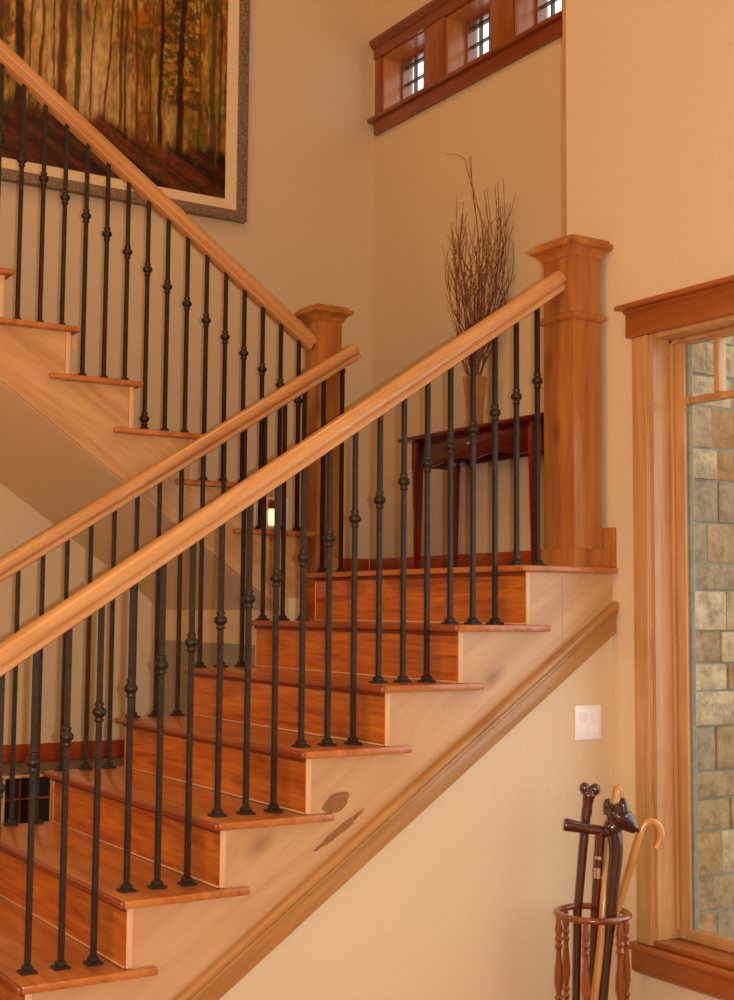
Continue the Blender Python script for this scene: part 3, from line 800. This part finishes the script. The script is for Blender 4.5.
def spindle_prof():
    p = [(.0055, 0), (.0085, .01), (.0065, .02)]
    z = .02
    for L_ in (.16,): pass
    def beads(z, n, s=.022, r=.0095):
        out = []
        for i in range(n): out += [(.0055, z), (r, z+s*.5), (.0055, z+s)]; z += s
        return out, z
    def vase(z, L_, r=.0105):
        return [(.006, z), (.0075, z+.1*L_), (.0105, z+.25*L_), (.0095, z+.5*L_), (.0065, z+.85*L_), (.0055, z+L_)], z+L_
    q, z = beads(z, 3); p += q
    q, z = vase(z, .11); p += q
    q, z = beads(z, 4); p += q
    q, z = vase(z, .12); p += q
    q, z = beads(z, 3); p += q
    q, z = vase(z, .13); p += q
    q, z = beads(z, 2); p += q
    p += [(.0065, z), (.009, z+.02), (.006, z+.04), (.006, .700)]
    return p, z
sp, zz_ = spindle_prof()
for k in range(6):
    a = 2*PI*k/6-.39
    obj('spindle', lathe(B(), [(r*1.3, .034+z) for r, z in sp], c=(SX+.108*math.cos(a), SY+.108*math.sin(a), 0), seg=12), 'stand', st, smooth=True)
K = .00314
O = Vector((SX, SY, RH))
def P(px, py, f=0):     # metres across / up / away in the stand's neighbourhood
    return O+RV*(px-594)*K+Vector((0, 0, -(py-913)*K))+FV*f
def floor_pt(p, q):     # continue line p->q down to just above the base plate
    d = q-p; t = (.040-p.z)/d.z; return p+d*t
# cane with double-lobed knob
top = P(590, 812, .02); mid = P(580, 913, .01); bot = floor_pt(top, mid+Vector((.0, 0, 0))); bot = P(575, 1130, .01); bot.z = .05
c1 = thing('walking_cane', 'dark red cane with a two-lobed knob, tallest at the left of the stand', 'cane', bot)
obj('shaft', tube(B(), [top, top.lerp(mid, .5), mid, bot], [.0150, .0140, .0135, .011], 14), 'cane_red', c1, smooth=True)
b = B(); ball(b, P(588.0, 793, .02), .0165, 1, 1, 1.15, seg=20); ball(b, P(598.5, 794, .02), .0165, 1, 1, 1.15, seg=20); ball(b, P(592.5, 800, .02), .0185, 1.1, 1, 1, seg=20)
tube(b, [P(592, 800, .02), P(591, 808, .02), P(590, 820, .02)], [.019, .016, .0155], 18)
kk = obj('knob', b, 'cane_red', c1, smooth=True)
def fuse(o, v=.0024, it=4):
    md = o.modifiers.new('blend', 'REMESH'); md.mode = 'VOXEL'; md.voxel_size = v; md.use_smooth_shade = True
    ms = o.modifiers.new('soft', 'SMOOTH'); ms.iterations = it; ms.factor = .6
fuse(kk)
# derby handled cane
hb = P(601, 833, -.03); m2 = P(596, 913, -.02); bt = P(588, 1130, -.01); bt.z = .05
c2 = thing('walking_cane', 'cane with a straight horizontal handle jutting left and a silver ferrule', 'cane', bt)
obj('shaft', tube(B(), [hb, P(599, 862, -.027), m2, bt], [.0155, .0150, .0145, .011], 14), 'cane_red', c2, smooth=True)
obj('handle', tube(B(), smooth_path([P(564.5, 826, -.03), P(572, 827, -.03), P(585, 829.5, -.03), P(600, 831.5, -.03), P(608, 834, -.03)], 4), [.0175, .0195, .0200, .0195, .0190, .0185, .0175, .0165, .0160]+[.0155]*8, 14), 'cane_red', c2, smooth=True)
b = B(); d = (P(599, 862, -.027)-m2).normalized(); tube(b, [P(598.8, 867, -.027), P(598.2, 877, -.026)], [.0162, .0162], 14)
tube(b, [P(599.6, 856, -.028), P(599.4, 859, -.028)], [.0166, .0166], 14)
obj('ferrule', b, 'silver', c2, smooth=True)
# animal head cane, thick dark curved shaft
c3b = P(588, 1130, -.07); c3b.z = .05
c3 = thing('walking_cane', 'thick dark cane topped by a carved animal head with a pointed snout', 'cane', c3b)
path = smooth_path([P(610, 822, -.06), P(613, 836, -.06), P(614, 852, -.06), P(611, 880, -.06), P(608, 913, -.06), P(602, 965, -.06), c3b], 5)
obj('shaft', tube(B(), path, [(.0235-.008*i/(len(path)-1)) for i in range(len(path))], 16), 'cane_dark', c3, smooth=True)
def skin_head():
    bm = B()
    ra_ = Matrix.Rotation(0, 3, 'Y')
    ball(bm, P(617, 815, -.06), .037, 1.05, .9, 1.0, seg=22)
    ball(bm, P(611, 827, -.06), .029, 1, .95, 1, seg=22)
    tube(bm, smooth_path([P(615, 816, -.06), P(624, 821, -.062), P(629.5, 826, -.064), P(634, 829, -.065)], 3), [.037, .036, .034, .031, .028, .024, .021, .018, .016, .011][:10], 18)
    for (x, y, f) in ((607.5, 806, -.045), (619, 803, -.095)):
        tube(bm, [P(x+1.5, y+9, f), P(x, y, f), P(x, y-6, f)], [.017, .0150, .008], 14)
    return bm
hd = obj('carved_head', skin_head(), 'cane_dark', c3, smooth=True)
fuse(hd, .0030, 5)
b = B(); ball(b, P(622, 815, -.0925), .0030)
obj('eye', b, 'silver', c3, smooth=True)
obj('nose', ball(B(), P(634.6, 829.3, -.070), .0065), 'iron', c3, smooth=True)
# pale straight staff
pt = P(622, 793, .035); pb = P(560, 1130, -.03); pb = P(580, 1130, -.035); pb.z = .05
c4 = thing('walking_stick', 'pale tan straight stick rising behind the carved animal head', 'walking stick', pb)
obj('shaft', tube(B(), smooth_path([pt, P(610, 850, .0), P(603.5, 890, -.045), P(598, 940, -.065), P(590, 1010, -.06), pb], 3), [.0125]*16, 12), 'cane_tan', c4, smooth=True)
b = B(); ball(b, P(622.4, 798, .035), .0155, 1, 1, 1.8)
obj('knob', b, 'cane_hook', c4, smooth=True)
# crook cane
cb = P(568, 1130, .03); cb.z = .05
c5 = thing('walking_cane', 'honey coloured crook cane, its hook curving right over the window casing', 'cane', cb)
hook = smooth_path([P(656, 849, -.02), P(660.5, 838, -.02), P(658, 827, -.02), P(650.5, 823, -.02), P(643, 828, -.02), P(638, 842, -.02), P(628.5, 875, -.01), P(617, 913, .0), P(605.5, 958, .01), cb], 6)
obj('shaft', tube(B(), hook, [.0118]*len(hook), 12), 'cane_hook', c5, smooth=True)

# ------------------------------------------------------------------ camera
cam_d = bpy.data.cameras.new('camera'); cam = bpy.data.objects.new('camera', cam_d); C.objects.link(cam)
CP = Vector((-2.7643, -3.4114, 1.6621)); yaw, pit, rol, f = .564164, .081474, .007755, 1353.82
F = Vector((math.sin(yaw)*math.cos(pit), math.cos(yaw)*math.cos(pit), math.sin(pit)))
Rr = Vector((math.cos(yaw), -math.sin(yaw), 0)); U = Rr.cross(F)
R2 = Rr*math.cos(rol)+U*math.sin(rol); U2 = -Rr*math.sin(rol)+U*math.cos(rol)
cam.matrix_world = Matrix(((R2.x, U2.x, -F.x, CP.x), (R2.y, U2.y, -F.y, CP.y), (R2.z, U2.z, -F.z, CP.z), (0, 0, 0, 1)))
cam_d.sensor_fit = 'VERTICAL'; cam_d.sensor_height = 36; cam_d.lens = f*36/1000
cam_d.clip_start = .05; cam_d.clip_end = 100
sc.camera = cam

# ------------------------------------------------------------------ light
wd = bpy.data.worlds.new('world'); sc.world = wd; wd.use_nodes = True
bg = wd.node_tree.nodes['Background']; bg.inputs[0].default_value = (.86, .93, 1, 1); bg.inputs[1].default_value = 2.6
def lamp(kind, name, loc, e, col, size=.1, target=None, spread=None):
    d = bpy.data.lights.new(name, kind); o = bpy.data.objects.new(name, d); C.objects.link(o)
    o.location = loc; d.energy = e; d.color = col
    if kind == 'AREA': d.size = size
    else: d.shadow_soft_size = size
    if target is not None: o.rotation_euler = (Vector(target)-Vector(loc)).to_track_quat('-Z', 'Y').to_euler()
    return o
# the camera's own flash, just right of the lens
fl_ = lamp('POINT', 'camera_flash', CP+R2*.05+F*.02, 250, (1, 1, 1), .012)
# warm ceiling lamps of the hall
lamp('AREA', 'ceiling_lamp', (-2.6, -1.6, 6.0), 25, (1, .56, .22), .9, (-2.3, -1.2, 0))
lamp('AREA', 'ceiling_lamp', (-.9, 1.0, 6.05), 13, (1, .54, .20), .6, (-.6, 1.2, 0))

lamp('AREA', 'warm_fill', (-4.4, -.3, 2.7), 34, (1, .54, .20), .9, (-.4, 2.2, 1.6))  # added warm fill to brighten the wall below the stairs, no fixture seen

vs_ = sc.view_settings; vs_.view_transform = 'Standard'; vs_.look = 'None'; vs_.gamma = 1; vs_.use_curve_mapping = False; vs_.exposure = 0
